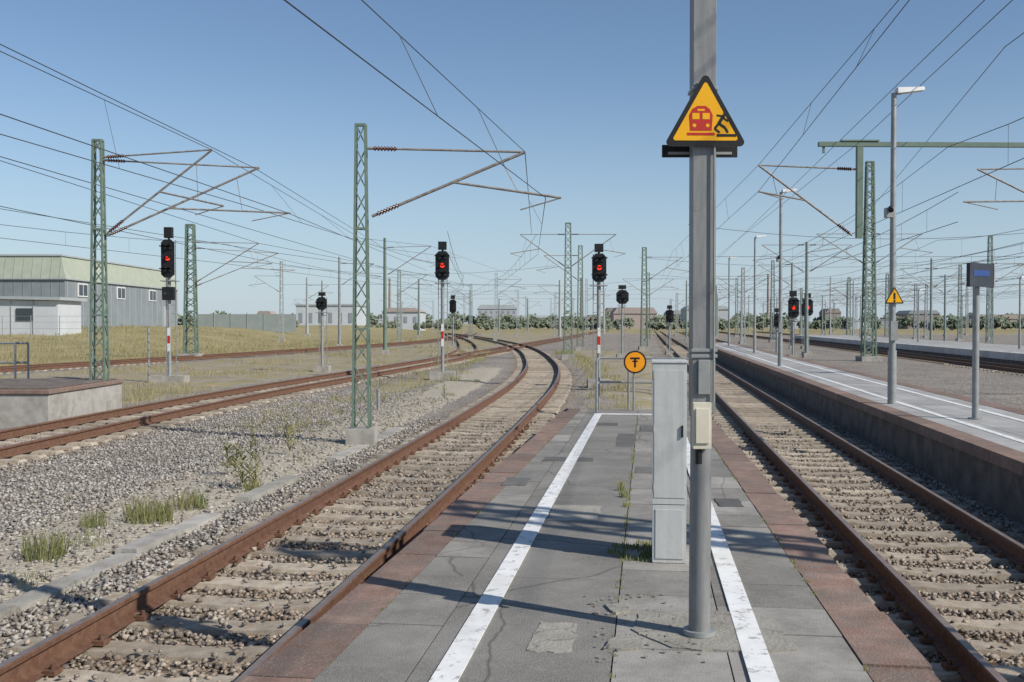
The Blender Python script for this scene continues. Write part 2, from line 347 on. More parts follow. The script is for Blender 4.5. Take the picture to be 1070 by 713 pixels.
# ------------------------------------------------------------------ platform 1
def quadab(mb,a0,a1,a2,a3,b0,b1,z0,z1,m):
    P=[W(a0,b0),W(a1,b0),W(a2,b1),W(a3,b1)];mb.prism(P,z0,z1,m)
def rough_poly(P,k=4,j=.018):
    out=[]
    for i,p in enumerate(P):
        q=P[(i+1)%len(P)]
        for t in range(k):
            u=t/k;out.append((p[0]+(q[0]-p[0])*u+random.uniform(-j,j),p[1]+(q[1]-p[1])*u+random.uniform(-j,j)))
    return out
aL=lambda b:-1.93+.018*b
aR=lambda b:1.44-.017*b
END=19.8
mb=MB()
quadab(mb,aL(-4)+.06,aR(-4)-.06,aR(END)-.06,aL(END)+.06,-4,END,-.95,-.03,concd)
CW=.31
for side in(0,1):
    b=-4
    while b<END-.02:
        l=min(.8*random.uniform(.8,1.2),END-b);mb.tint=random.random();e=b+l-.012;dz=random.uniform(-.012,0);j=random.uniform(-.02,.02)
        if side==0: quadab(mb,aL(b)+j,aL(b)+CW,aL(e)+CW,aL(e)+j,b,e,-.14,dz,coping)
        else: quadab(mb,aR(b)-CW,aR(b)+j,aR(e)+j,aR(e)-CW,b,e,-.14,dz,coping)
        b+=l
b=-4
while b<END:
    l=min(5.3,END-b);mb.tint=random.uniform(.2,.8);quadab(mb,-1.10,-.17,-.17,-1.10,b,b+l-.006,-.1,-.004,asphalt);b+=l
cols=[(lambda b:aL(b)+CW+.008,lambda b:-1.108,.62),(lambda b:-.162,lambda b:.40,.8),(lambda b:.408,lambda b:aR(b)-CW-.008,.62)]
for l0,r0,ln in cols:
    b=-4+random.uniform(0,.4)
    while b<END-.05:
        l=min(ln*random.uniform(.7,1.4),END-b);e=b+l-.010;mb.tint=random.random();dz=random.uniform(-.009,-.003)
        quadab(mb,l0(b),r0(b),r0(e),l0(e),b,e,-.1,dz,asphalt if (b>11 and random.random()<.5) or random.random()<.12 else slabm);b+=l
# repair patches flush with the surface
for a,b,w,l in((-.62,8.9,.42,.7),(-.95,12.4,.6,.35),(-.3,14.6,.25,1.6),(.1,11.6,.45,.5),(.15,16.2,.5,.8),(-.7,16.8,.45,.45),(-1.35,10.6,.25,.5),(.75,9.6,.22,.4),(-.48,5.35,.22,.5)):
    mb.tint=random.random();c=[W(a-w/2,b-l/2),W(a+w/2,b-l/2),W(a+w/2,b+l/2),W(a-w/2,b+l/2)]
    mb.prism(rough_poly(c,5,.012),-.02,.0005,patchm if random.random()<.6 else padc)
mb.tint=.5
for a0,sl in((-.94,.003),(.555,-.003)):
    quadab(mb,a0-4*sl-.065,a0-4*sl+.065,a0+18.6*sl+.065,a0+18.6*sl-.065,-4,18.6,-.002,.006,wp)
quadab(mb,-.95,.57,.57,-.95,18.602,18.74,-.002,.006,wp)
mb.build('platform')
mb=MB()
mb.prism(rough_poly([(.66,5.50),(.72,5.78),(1.12,5.86),(1.46,5.74),(1.43,5.35),(1.44,5.16),(1.1,5.12),(.80,5.18)]),-.02,.003,padc)
mb.prism(rough_poly([(.47,5.14),(.52,5.32),(.66,5.38),(.66,5.16)],3,.01),-.02,.012,padc)
mb.prism(rough_poly([(.58,5.78),(.55,5.95),(.69,6.0),(.67,5.82)],3,.01),-.02,.010,padc)
for _ in range(90):
    x,y=random.uniform(.42,.95),random.uniform(4.9,6.2);s=random.uniform(.005,.015);mb.tint=random.random();mb.box(x,x+s,y,y+s*1.3,0,s*.7,padc)
mb.build('concrete_pad')
# ------------------------------------------------------------------ platform 2, 3
slab2=M('light_paving',(.40,.395,.38),(.30,.295,.28),1.5,.9,tint=.15,bump=.3,bscale=90);layer(slab2,'n',2,.48,.72,(.22,.21,.19),.55)
concl=M('light_concrete_edge',(.58,.57,.54),(.48,.47,.44),1,.9,tint=.1)
def platform(a0,a1,b0,b1,edge,name,lines,ed=.16,body=None,top=None):
    mb=MB();quadab(mb,a0+.08,a1-.08,a1-.08,a0+.08,b0,b1,-1.0,-.03,body or concd)
    for s in(0,1):
        b=b0
        while b<b1:
            mb.tint=random.random();A=(a0,a0+.35) if s==0 else(a1-.35,a1)
            quadab(mb,A[0],A[1],A[1],A[0],b,b+1.19,-ed,0,edge);b+=1.2
    b=b0
    while b<b1:
        w=(a1-a0-.72)/3
        for k in range(3):
            mb.tint=random.random();x=a0+.36+k*w
            quadab(mb,x,x+w-.01,x+w-.01,x,b,b+1.49,-.1,random.uniform(-.006,-.002),top)
        b+=1.5
    for a in lines: quadab(mb,a-.06,a+.06,a+.06,a-.06,b0,b1,-.002,.003,wp)
    mb.build(name)
platform(4.42,7.1,-4,88,coping,'platform',(5.2,6.3),.16,concd,slab2)
platform(20.3,27.5,-4,148,concl,'platform',(21.2,),.42,concd,slab2)
# ------------------------------------------------------------------ cable trough kerb left of track A
mb=MB();y=3.
while y<24:
    l=.98;mb.tint=random.random();o=-1.85+random.uniform(-.03,.03)
    x0=float(fA(y))+o;x1=float(fA(y+l-.02))+o;dz=random.uniform(-.035,.012)
    if random.random()>.12: mb.prism(rough_poly([(x0-.12,y),(x0+.10,y),(x1+.10,y+l-.02),(x1-.12,y+l-.02)],4,.010),-.7,-.54+dz,conc if random.random()>.25 else padc)
    y+=l
mb.build('concrete_kerb')
# ------------------------------------------------------------------ foreground pole
px,py=1.0,5.40
mb=MB()
mb.cyl((px-.008,py,0.01),(px,py,1.18),.056,polem,n=28)
mb.cyl((px,py,1.16),(px,py,1.20),.064,steelgrey,n=28)
mb.box(px-.058,px+.062,py-.058,py+.058,1.18,7.2,polem)
mb.cyl((px-.008,py,.005),(px-.008,py,.03),.085,steelgrey,n=24)
for z in(1.47,1.50,2.62,2.86): mb.box(px-.066,px+.070,py-.068,py+.066,z,z+.018,steelgrey)
mb.box(px-.064,px+.03,py-.12,py-.066,1.0,1.24,cream)
mb.box(px-.052,px+.018,py-.13,py-.12,1.03,1.21,cream)
mb.cyl((px-.03,py-.09,.92),(px-.03,py-.09,1.0),.018,black,n=10)
mb.box(px-.03,px+.03,py-.075,py-.060,1.28,1.46,steelgrey)
mb.cyl((px+.05,py-.075,1.24),(px+.05,py-.075,2.6),.006,steelgrey,n=8)
mb.build('steel_pole',(px,py,0),bevel=.006)
def warn(name,o,yaw,w,full=True):
    mb=MB();h=w*.89;k=w/82.
    mb.plate(o,yaw,rtri(w,h,w*.05),0,.004,steelgrey)
    mb.plate(o,yaw,rtri(w,h,w*.05),-.003,0,black)
    ins=rtri(w*.80,h*.80,w*.025);ins=[(x,z+h*.075) for x,z in ins];mb.plate(o,yaw,ins,-.005,-.003,yellow)
    def pl(pts,m,l=0): mb.plate(o,yaw,[(x*k,z*k) for x,z in pts],-.0065-l*.001,-.005,m)
    if full:
        pl([(-15,15),(-16,30),(-13,36),(-8,39),(0,39),(4,36),(7,30),(6,15)],redp)
        pl([(-13,26),(-13,32),(-6,32),(-6,26)],yellow,1);pl([(-3,26),(-3,32),(4,32),(4,26)],yellow,1)
        pl([(-8,34),(-8,36),(-1,36),(-1,34)],yellow,1)
        pl(circ(1.8,12,-11,20),yellow,1);pl(circ(1.8,12,2,20),yellow,1)
        pl([(-18,10.5),(-18,13),(9,13),(9,10.5)],redp)
        pl(circ(2.6,14,20,32),black)
        for p,q,t in(((18,30),(13,22),3.2),((17,29),(11,30),1.8),((17,28),(22,24),1.8),((13,22),(19,18),2.4),((19,18),(22,13),2.2),((13,22),(9,17),2.4),((9,17),(14,13),2.0),((11,10.5),(30,10.5),2.6)): pl(stroke(p,q,t),black)
    else:
        pl(stroke((0,18),(0,45),9),black);pl(circ(5,12,0,11),black)
    return mb.build(name,o)
warn('warning_sign',(1.0,py-.085,2.566),0.02,.435)
mb=MB();mb.box(.80,1.20,py+.068,py+.085,2.535,2.60,black);mb.box(.83,1.17,py+.064,py+.067,2.548,2.562,steelgrey);mb.build('sign_backboard',(1,py+.07,2.56))
# ------------------------------------------------------------------ cabinet
mb=MB()
def cb(a0,a1,b0,b1,z0,z1,m): quadab(mb,a0+.018,a1+.018,a1+.018,a0+.018,b0,b1,z0,z1,m)
cb(.02,.25,7.10,7.50,0,.40,cabm);cb(.018,.252,7.098,7.502,.405,1.375,cabm);cb(.012,.258,7.092,7.508,1.377,1.39,cabm)
cb(.03,.24,7.094,7.0975,.45,1.33,cabm);cb(.215,.228,7.080,7.094,.87,.95,black)
cb(.04,.23,7.094,7.0995,.03,.37,cabm)
for z in(.5,.9,1.27): cb(.022,.03,7.082,7.098,z,z+.05,steelgrey)
mb.build('electrical_cabinet',(1.07,7.1,0),bevel=.004)
# ------------------------------------------------------------------ railing & round sign at platform end
mb=MB()
for a in(-.92,-.35,.2,.6,1.0):
    x,y=W(a,19.7);mb.cyl((x,y,0),(x,y,.98),.022,steelgrey,n=10)
for z in(.98,.52):
    p=W(-.92,19.7);q=W(1.0,19.7);mb.cyl((*p,z),(*q,z),.02,steelgrey,n=10)
p=W(-.92,19.7);q=W(-.92,18.9)
for z in(.98,.52): mb.cyl((*p,z),(*q,z),.02,steelgrey,n=10)
mb.cyl((*q,0),(*q,.98),.022,steelgrey,n=10)
mb.build('metal_railing',(*W(0,19.7),0))
mb=MB();x,y=2.32,19.3
mb.cyl((x-.02,y+.03,0),(x-.02,y+.03,1.05),.02,steelgrey,n=10)
mb.plate((x,y,.92),0,circ(.215,32),-.002,.004,black);mb.plate((x,y,.92),0,circ(.185,32),-.005,-.002,orange)
for p,q,w in(((-.09,.07),(.09,.07),.035),((0,.07),(0,-.10),.035),((-.05,.015),(.05,.015),.025)): mb.plate((x,y,.92),0,stroke(p,q,w),-.008,-.005,black)
mb.build('round_sign',(x,y,0))
# ------------------------------------------------------------------ masts
def mast(x,y,h,wb,wt,arms=(),m=steelgreen,lattice=True,found=True,name='catenary_mast',z0=None,r=.0):
    if z0 is None: z0=float(gz(x,y))
    mb=MB()
    if found:
        mb.box(x-wb*.85,x+wb*.85,y-wb*.85,y+wb*.85,z0-.3,z0+.32,conc); zb=z0+.3
    else: zb=z0-.1
    zt=z0+h
    if lattice:
        t=max(.035,wb*.13)
        def cor(i,u):
            w=(wb+(wt-wb)*u)/2;return(x+(w if i in(1,2) else -w),y+(w if i in(2,3) else -w)*.8,zb+(zt-zb)*u)
        for i in range(4): mb.beam(cor(i,0),cor(i,1),t,t,m)
        nb=int(max(6,h/.42))
        for k in range(nb):
            for i in range(4):
                j=(i+1)%4
                a,b=(i,j) if k%2 else(j,i)
                mb.beam(cor(a,k/nb),cor(b,(k+1)/nb),t*.55,t*.55,m)
        for u in(0,.33,.66,1):
            for i in range(4): mb.beam(cor(i,u),cor((i+1)%4,u),t,t*.9,m)
    else:
        mb.cyl((x,y,zb),(x,y,zt),wb/2,m,r1=wt/2,n=12)
    for A in arms:
        arm(mb,x,y,*A)
    mb.build(name,(x,y,z0)); return
def arm(mb,x,y,dx,dy,zt,zl,ztip,zc,reg0=.55,regk=1.2,r=.028,twist=0):
    tip=Vector((x+dx,y+dy,ztip));u=Vector((dx,dy,0)).normalized()
    pt=Vector((x,y,zt))+u*.12;pl=Vector((x,y,zl))+u*.2
    for p in(pt,pl):
        d=(tip-p).normalized();q=p+d*.12;e=q+d*.42
        mb.cyl(p,q,r,armm,n=8);mb.insulator(q,e,insul,r=r*1.8);mb.cyl(e,tip,r if p is pl else r*.75,armm,n=8)
    a=pl.lerp(tip,reg0);b=Vector((x+dx*regk,y+dy*regk,zc))
    mb.cyl(a,b,r*.8,armm,n=8);mb.cyl(pl.lerp(tip,.85),a.lerp(b,.6),r*.3,armm,n=5)
    mb.cyl(b,b+Vector((-dx*.25,-dy*.25,-.22)),r*.5,armm,n=6)
mast(-10.4,25.8,6.85,.36,.20,[(2.87,0,5.82,3.9,6.01,4.6,.5,1.1),(3.9,.6,5.75,3.85,5.65,4.5,.4,1.2)])
mast(-2.78,18.9,5.9,.30,.17,[(3.02,0,4.87,3.62,4.80,3.96,.53,1.22)])
mast(-20.7,66,8.6,.75,.45,[(4.4,0,6.9,4.2,6.8,5.5),(5.2,2,6.5,4.0,6.3,5.2)])
mast(-9.3,75,8.5,.3,.2,[(3.4,0,7.2,5.2,7.3,6)],lattice=False,m=steelgreen)
mast(3.5,64,8.5,.5,.3,[(-3.0,0,7.2,5.2,7.2,6),(3,0,7.2,5.2,7.2,6)])
mast(5.6,84,8.6,.5,.3,[(-3.0,0,7.2,5.2,7.2,6)])
mast(11.1,86,8.6,.55,.3,[(3.2,0,7.2,5.2,7.2,6)])
mast(17.0,128,8.6,.5,.3,[(3.2,0,7.2,5.2,7.2,6),(-3.2,0,7.2,5.2,7.2,6)])
mast(23,66.,12.8,.75,.4,[(3.4,0,7.4,5.4,7.4,6.2),(-3.4,0,7.4,5.4,7.4,6.2)])
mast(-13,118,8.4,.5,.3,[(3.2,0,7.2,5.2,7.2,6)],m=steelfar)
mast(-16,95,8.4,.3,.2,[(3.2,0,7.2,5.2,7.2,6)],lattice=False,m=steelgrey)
mast(7.5,4.2,8.2,.62,.50,[],z0=0,found=False)
for a,bs,sg in((11.2,(78,120,170,225,280),1),(13.6,(100,150,205,260),-1),(31.5,(62,100,140,185,235,290),1),(31.6,(80,160,260),-1),(39,(70,110,155,210,270),1),(47,(85,130,180,240),-1),(56,(95,140,200,270),1),(66,(110,160,220),-1),(5.6,(150,200,250),1),(16,(135,190,240,300),1),(35,(90,125,170,215,300),-1),(43,(100,150,190,250,320),1),(76,(130,190,260),1),(28.5,(110,150,195,245,300),-1),(51,(75,115,165,225,290),1)):
    for b in bs:
        x,y=W(a,b+random.uniform(-4,4));lt=random.random()<.55
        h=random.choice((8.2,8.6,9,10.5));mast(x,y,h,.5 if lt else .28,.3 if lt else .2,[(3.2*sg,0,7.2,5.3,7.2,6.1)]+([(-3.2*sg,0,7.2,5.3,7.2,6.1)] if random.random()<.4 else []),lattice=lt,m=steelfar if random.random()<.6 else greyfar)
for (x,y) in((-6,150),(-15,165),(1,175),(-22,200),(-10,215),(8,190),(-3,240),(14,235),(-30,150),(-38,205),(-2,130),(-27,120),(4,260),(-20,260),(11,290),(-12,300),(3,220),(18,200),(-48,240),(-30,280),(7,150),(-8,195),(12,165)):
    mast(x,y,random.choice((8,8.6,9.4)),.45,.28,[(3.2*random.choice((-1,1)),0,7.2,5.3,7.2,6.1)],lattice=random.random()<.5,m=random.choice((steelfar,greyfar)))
# ------------------------------------------------------------------ portal over right tracks
mb=MB();Y0=30.
mb.beam((8.95,Y0,6.88),(31,Y0+.1,6.80),.16,.13,steelgreen)
mb.beam((9.6,Y0,6.975),(10.7,Y0,6.975),.2,.04,steelgreen)
mb.beam((10.15,Y0,6.8),(10.15,Y0,4.15),.17,.17,steelgreen)
mb.beam((9.1,Y0,6.8),(9.1,Y0,6.62),.06,.06,steelgreen)
mb.beam((30.9,Y0,-1),(30.9,Y0,7.1),.35,.35,steelgreen)
arm(mb,10.15,Y0,-2.95,0,6.15,4.22,6.27,5.5,.5,1.0,.032)
mb.beam((17.6,Y0,6.7),(17.6,Y0,4.2),.12,.12,steelgreen)
arm(mb,17.6,Y0,-4.0,0,6.2,4.3,6.15,5.2,.5,1.1,.03)
mb.build('overhead_portal',(8.9,Y0,-1))
# ------------------------------------------------------------------ wires
wm=MB()
def hang(PA,PB,ys,r=.005):
    pa=np.array(PA,float);pb=np.array(PB,float)
    for y in ys:
        a=(float(np.interp(y,pa[:,1],pa[:,0])),y,float(np.interp(y,pa[:,1],pa[:,2])));b=(float(np.interp(y,pb[:,1],pb[:,0])),y,float(np.interp(y,pb[:,1],pb[:,2])))
        wm.wire([a,b],r,wirem)
def cat(f,sup,zc,zm,r=.009,sag=.7,hang=True,off=0,step=6.):
    for y0,y1 in zip(sup[:-1],sup[1:]):
        n=max(4,int((y1-y0)/5));t=np.linspace(0,1,n+1);y=y0+(y1-y0)*t
        x=(f(np.array([y0]))[0]+off)*(1-t)+(f(np.array([y1]))[0]+off)*t
        z=zm-4*sag*t*(1-t)
        wm.wire([(float(a),float(b),float(c)) for a,b,c in zip(x,y,z)],r,wirem)
        wm.wire([(float(x[0]),y0,zc),(float(x[-1]),y1,zc)],r,wirem)
        if hang:
            for i in range(1,n):
                wm.wire([(float(x[i]),float(y[i]),float(z[i])),(float(x[i]),float(y[i]),zc)],r*.45,wirem)
CA=[(-4.4,-14,3.97),(-1.65,7.3,3.97),(.62,18.9,3.96),(1.6,64,5.9)];MA=[(-4.9,-14,5.3),(-1.50,10.3,4.88),(.24,18.9,4.80),(.75,40,5.3),(1.2,63,7.1)]
wm.wire(CA,.008,wirem);wm.wire(MA,.008,wirem);hang(CA,MA,(11.5,15.2,28))
m1=[(-9.6,-10,6.2),(-8.2,16.2,6.0),(-7.53,25.8,6.0),(-7.4,50,5.8),(-5.9,75,7.3),(1.5,130,7.2)];c1=[(-10.0,-10,4.7),(-8.6,14,4.7),(-6.7,25.9,4.62),(-5.5,75,5.9),(1.6,130,6)]
wm.wire(m1,.009,wirem);wm.wire(c1,.009,wirem);hang(m1,c1,(16,20,32,40,50,60))
wm.wire([(-9,-8,5.8),(-6.6,26.4,5.63),(-6.2,50,5.3),(-4,78,6.6)],.009,wirem)
wm.wire([(-9.2,-8,4.55),(-5.8,26.4,4.5),(-6.2,75,5.5)],.009,wirem)
wm.wire([(-13.4,0,6.7),(-14.6,29,6.4),(-12.5,75,6.6),(-7,160,6.6)],.014,wirem)
wm.wire([(-15.4,0,5.6),(-16.6,29,5.4),(-15.5,68,5.6),(-10,118,6)],.013,wirem)
wm.wire([(-18,5,7.4),(-16.3,66,6.8),(-9.8,118,7.2),(-6,150,7)],.014,wirem)
wm.wire([(-30,15,7.2),(-23,40,6.6),(-15.5,68,6.3),(-8,118,7)],.014,wirem)
cat(fT2,[20,68,118,170,230],5.6,6.9,.013)
cat(fT3,[62,118,170,230],5.9,7.2,.014)
cat(fA,[64,130,190],5.9,7.2,.014)
cB=[(3.2,-12,6.3),(5.7,14.7,6.3),(7.2,30,5.5),(12.3,80,5.6),(20.2,140,5.9)];mB=[(4.4,-12,7.5),(6.2,16,6.9),(7.2,30,6.27),(9.4,55,6.3),(12.5,80,7.2),(20.2,140,7.2)]
wm.wire(cB,.009,wirem);wm.wire(mB,.009,wirem);hang(cB,mB,(18,23,38,46,54,63,71))
wm.wire([(5,-8,7.5),(8.3,17.9,7.35),(13.2,55,7.2),(22,118,7.4)],.011,wirem)
wm.wire([(5.5,-8,6.9),(7.8,15.6,6.75),(10.1,30,6.9),(17,85,7.2)],.010,wirem)
wm.wire([(9.4,0,8.6),(11.5,24,8.1),(23,66,8.9),(38,160,8.4)],.012,wirem)
cat(fC,[-10,30,78,120,170,225],5.5,6.8,.011)
cat(fD,[-10,30,66,120,170,225],5.6,7.0,.012)
for a in(13.5,23.5,28.4,34.5,36,42,50,53,59,63): cat(lin(a),[45,100,150,205,260],6.1,7.4,.016,hang=a<40)
for y,x0,x1 in((105,13,52),(140,18,62),(70,12,40),(160,-14,20),(120,-27,5),(190,-20,30),(180,30,80)):
    n=10;wm.wire([(x0+(x1-x0)*i/n,y,8.4-1.0*4*(i/n)*(1-i/n)) for i in range(n+1)],.015,wirem);wm.wire([(x0,y,6.2),(x1,y,6.2)],.013,wirem)
wm.build('overhead_wires')
# ------------------------------------------------------------------ signals
def signal(x,y,h,hw,hh,low=False,z0=None,red=False,base=.5,k=3,plate=0,pm=steelgrey):
    if z0 is None:z0=float(gz(x,y))
    mb=MB();mb.box(x-base,x+base,y-.35,y+.35,z0-.3,z0+.28,conc)
    mb.cyl((x,y,z0),(x,y,z0+h-.1),.07,pm,n=10)
    zt=z0+h;w=hw/2
    c=.25*hw
    sh=[(-w,c),(-w+c,0),(w-c,0),(w,c),(w,hh-c),(w-c,hh),(-w+c,hh),(-w,hh-c)]
    mb.plate((x,y-.14,zt-hh),0,sh,-.02,.0,black)
    mb.box(x-w*.7,x+w*.7,y-.14,y+.12,zt-hh+.1,zt-.1,black)
    for i in range(k):
        zz=zt-hh+hh*(i+.7)/(k+.4)
        for sx in((-.4,.4) if i%2==0 else(.0,)):
            lit=red and i==1
            cx=x+sx*w;mb.cyl((cx,y-.16,zz),(cx,y-.170,zz),(.10 if lit else .07)*hw/.6,redlamp if lit else glassd,n=14)
            R=.11*hw/.6
            for j in range(6):
                a0=math.pi*j/6;a1=math.pi*(j+1)/6
                mb.beam((cx+R*math.cos(a0),y-.26,zz+R*math.sin(a0)),(cx+R*math.cos(a1),y-.26,zz+R*math.sin(a1)),.2,.012,black)
    mb.box(x-w*.6,x+w*.6,y-.13,y+.1,zt+.06,zt+.06+hh*.28,black)
    mb.cyl((x,y,zt-.1),(x,y,zt+.1),.04,black,n=8)
    if low:
        mb.box(x-.22,x+.22,y-.16,y+.06,zt-hh-.85,zt-hh-.35,black)
        mb.cyl((x-.1,y-.17,zt-hh-.6),(x-.1,y-.165,zt-hh-.6),.05,glassd,n=10)
    if plate:
        z=z0+plate;q=.30
        for i in range(3):
            mb.box(x-.05,x+.05,y-.09,y-.072,z,z+q,redp if i==1 else whitep);z+=q
    for sx in(-.18,.18): mb.beam((x+sx,y+.22,z0),(x+sx,y+.22,zt),.03,.03,steelgrey)
    z=z0+.4
    while z<zt: mb.beam((x-.18,y+.22,z),(x+.18,y+.22,z),.02,.02,steelgrey);z+=.32
    mb.beam((x-.3,y+.1,zt-hh-.12),(x+.3,y+.1,zt-hh-.12),.5,.03,steelgrey)
    mb.build('railway_signal',(x,y,z0))
signal(-13.05,39,5.45,.50,1.45,low=True,red=True,base=.65,plate=1.2)
signal(-2.78,41,5.1,.55,1.15,base=.5,red=True,plate=1.3)
signal(3.05,36,4.7,.5,1.0,red=True,base=.4,plate=1.2)
signal(-8.9,48,3.5,.5,.6,base=.35,k=1,plate=0)
signal(7.1,66,4.4,.8,.9,base=.35,k=2,plate=0)
signal(19.2,70,4.2,.75,1.4,base=.35,plate=0,red=True);signal(22.5,78,4.3,.75,1.3,base=.35,plate=0,red=True)
signal(12.3,80,3.5,.6,1.0,base=.3,plate=0);signal(15,58,3.0,.4,.8,base=.3,k=2,plate=0)
signal(-5.3,92,4.4,.6,1.2,base=.3,plate=0);signal(28,98,4.4,.7,1.3,base=.3,plate=0)
# ------------------------------------------------------------------ lamp posts
def lamp(x,y,z0,h,d=1,extra=True,r=.07):
    mb=MB();mb.cyl((x,y,z0),(x,y,z0+h),r,steelgrey,r1=r*.75,n=14)
    mb.cyl((x,y,z0),(x,y,z0+1.1),r*1.25,steelgrey,n=14)
    t=z0+h
    mb.beam((x,y,t-.02),(x+.14*d,y,t+.0),.06,.05,steelgrey)
    vs=[(x+.05*d,y-.12,t-.02),(x+.6*d,y-.09,t+.05),(x+.6*d,y+.09,t+.05),(x+.05*d,y+.12,t-.02),(x+.05*d,y-.10,t+.10),(x+.6*d,y-.07,t+.12),(x+.6*d,y+.07,t+.12),(x+.05*d,y+.10,t+.10)]
    mb.hexa(vs,whitep)
    if extra:
        mb.box(x-.16,x-.03,y-.1,y+.08,z0+h*.60,z0+h*.60+.2,steelgrey);mb.cyl((x-.09,y-.1,z0+h*.63),(x-.12,y-.22,z0+h*.62),.05,black,n=10)
        mb.box(x-.07,x+.07,y-.11,y-.07,z0+1.3,z0+1.7,steelgrey)
    mb.build('street_lamp',(x,y,z0))
lamp(7.8,21,0,6.35)
lamp(10.35,39.5,0,6.7,r=.075)
warn('warning_sign',(7.8,20.9,2.05),0,.40,False)
for b in(58,76): 
    x,y=W(5.9,b);lamp(x,y,0,6.4,extra=False)
for b in(45,70,95,120,143):
    x,y=W(23.9,b);lamp(x,y,0,4.6,extra=False)
slate=M('slate_board',(.035,.042,.055),(.05,.058,.07),4,.5)
bluel=M('blue_label',(.03,.07,.22),(.04,.08,.25),4,.5)
mb=MB();x,y=8.0,17.6
mb.cyl((x,y+.06,0),(x,y+.06,2.70),.055,steelgrey,n=14);mb.cyl((x,y+.06,0),(x,y+.06,.02),.12,steelgrey,n=14)
mb.beam((x-.30,y-.30,2.47),(x+.25,y+.0,2.47),.07,.40,slate)
mb.beam((x-.20,y-.289,2.50),(x+.16,y-.093,2.50),.004,.10,bluel)
mb.beam((x+.235,y-.01,2.47),(x+.262,y+.005,2.47),.085,.42,steelgrey)
for zz in(2.33,2.6): mb.cyl((x,y-.10,zz),(x,y+.06,zz),.03,steelgrey,n=10)
mb.build('station_name_board',(x,y,0))
# ------------------------------------------------------------------ left concrete stub
mb=MB()
mb.box(-16,-10.1,22.3,26.5,-.9,.10,conc);mb.box(-16,-10.06,22.26,26.5,.102,.20,coping);mb.box(-16,-10.2,22.5,26.4,.2,.23,concd)
mb.build('loading_ramp',(-12,24,-.6),bevel=.02)
mb=MB()
for x in(-14.2,-13.3,-12.95): mb.cyl((x,27.4,-.6),(x,27.4,1.12),.03,steelgrey,n=8)
for z in(1.12,.6): mb.cyl((-14.2,27.4,z),(-12.95,27.4,z),.03,steelgrey,n=8)
mb.build('metal_railing',(-13.5,27.4,-.6))
for x,y,h in((-14.2,40,2.1),(-6.2,44,1.0),(-3.4,26,.5)):
    mb=MB();z=float(gz(x,y));mb.cyl((x,y,z),(x,y,z+h),.04,steelgrey,n=10);mb.cyl((x,y,z+h),(x,y,z+h+.03),.06,steelgrey,n=10);mb.build('marker_post',(x,y,z))
# ------------------------------------------------------------------ buildings
mb=MB();xl,xr,yf,yb=-92,-48.,110,147
mb.box(xl,xr,yf,yb,-.5,6.5,hallgrey)
mb.hexa([(xl,yf-.15,6.5),(xr+.15,yf-.15,6.5),(xr+.15,yb,6.5),(xl,yb,6.5),(xl,yf+.5,8.9),(xr-.6,yf+.5,8.9),(xr-.6,yb,8.9),(xl,yb,8.9)],hallgreen)
mb.box(xl,xr-.45,yf+.35,yb+.1,8.902,9.08,roofgrey)
mb.box(xl,xr+.22,yf-.22,yb,6.36,6.49,roofgrey)
for i in range(44):
    x=xl+.5+i;mb.box(x,x+.05,yf-.04,yf,.2,6.3,hallgrey)
    mb.beam((x,yf-.17,6.55),(x,yf+.46,8.85),.05,.03,hallgreen)
for i in range(19):
    y=yf+.6+i*2;mb.box(xr,xr+.05,y,y+.06,.2,6.3,roofgrey)
for y in(114.5,125.7,136.7):
    mb.box(xr,xr+.09,y-1.3,y+1.3,4.6,6.1,whitep)
    for k in(-1,1): mb.box(xr+.09,xr+.12,y+k*.6-.5,y+k*.6+.5,4.75,5.95,glassd)
mb.box(xr,xr+.08,141,144,.5,4,roofgrey)
mb.build('warehouse_hall',(-70,128,1))
mb=MB();mb.box(-80,-40.8,92,97,-.3,3.7,shedw);mb.hexa([(-80.5,91.6,4.4),(-40.4,91.6,3.72),(-40.4,97.5,3.72),(-80.5,97.5,4.4),(-80.5,91.6,4.7),(-40.4,91.6,4.0),(-40.4,97.5,4.0),(-80.5,97.5,4.7)],roofgrey)
for i in range(19): mb.box(-79+i*2,-78.95+i*2,91.93,91.99,.5,3.65,roofgrey)
mb.box(-50,-47,91.9,91.98,.5,3.2,roofgrey);mb.box(-44.5,-43,91.9,91.98,1.9,3.0,glassd)
mb.build('white_shed',(-60,92,1))
mb=MB();x=-50
while x<-33.5:
    mb.cyl((x,86,-.2),(x,86,2.3),.035,steelgrey,n=6)
    x+=2.4
for z in(1.2,1.75,2.25): mb.beam((-50,86,z),(-33.6,86,z),.025,.025,steelgrey)
mb.build('metal_fence',(-42,86,1))
mb=MB();x=-46.
gf=M('green_fence_mesh',(.24,.28,.27),(.29,.32,.31),1,.8)
while x<-32: mb.box(x,x+2.3,150,150.06,.4,3.0,gf);mb.cyl((x-.06,150,.4),(x-.06,150,3.2),.06,steelfar,n=6);x+=2.42
mb.build('panel_fence',(-40,150,1))
def bld(name,x0,x1,y,dp,z1,m,fl,nw,roof=roofgrey,pitch=0):
    mb=MB();mb.tint=random.random();z0=-.8;mb.box(x0,x1,y,y+dp,z0,z1,m)
    if pitch:
        mb.plate((0,0,0),0,[(x0-.4,z1+.01),(x1+.4,z1+.01),(x1-1.5,z1+pitch),(x0+1.5,z1+pitch)],y-.4,y+dp,roof)
    else: mb.box(x0-.3,x1+.3,y-.3,y+dp+.3,z1+.01,z1+.45,roof)
    for f in range(fl):
        zb=1.5+(z1-1.5)*f/fl
        for i in range(nw):
            w=(x1-x0)/nw;x=x0+w*(i+.3);mb.box(x,x+w*.35,y-.1,y-.02,zb+.3,zb+(z1-1.5)/fl*.6,glassf)
    mb.build(name,((x0+x1)/2,y,0))
bld('industrial_building',-58,-42,275,20,6.4,farw,1,6)
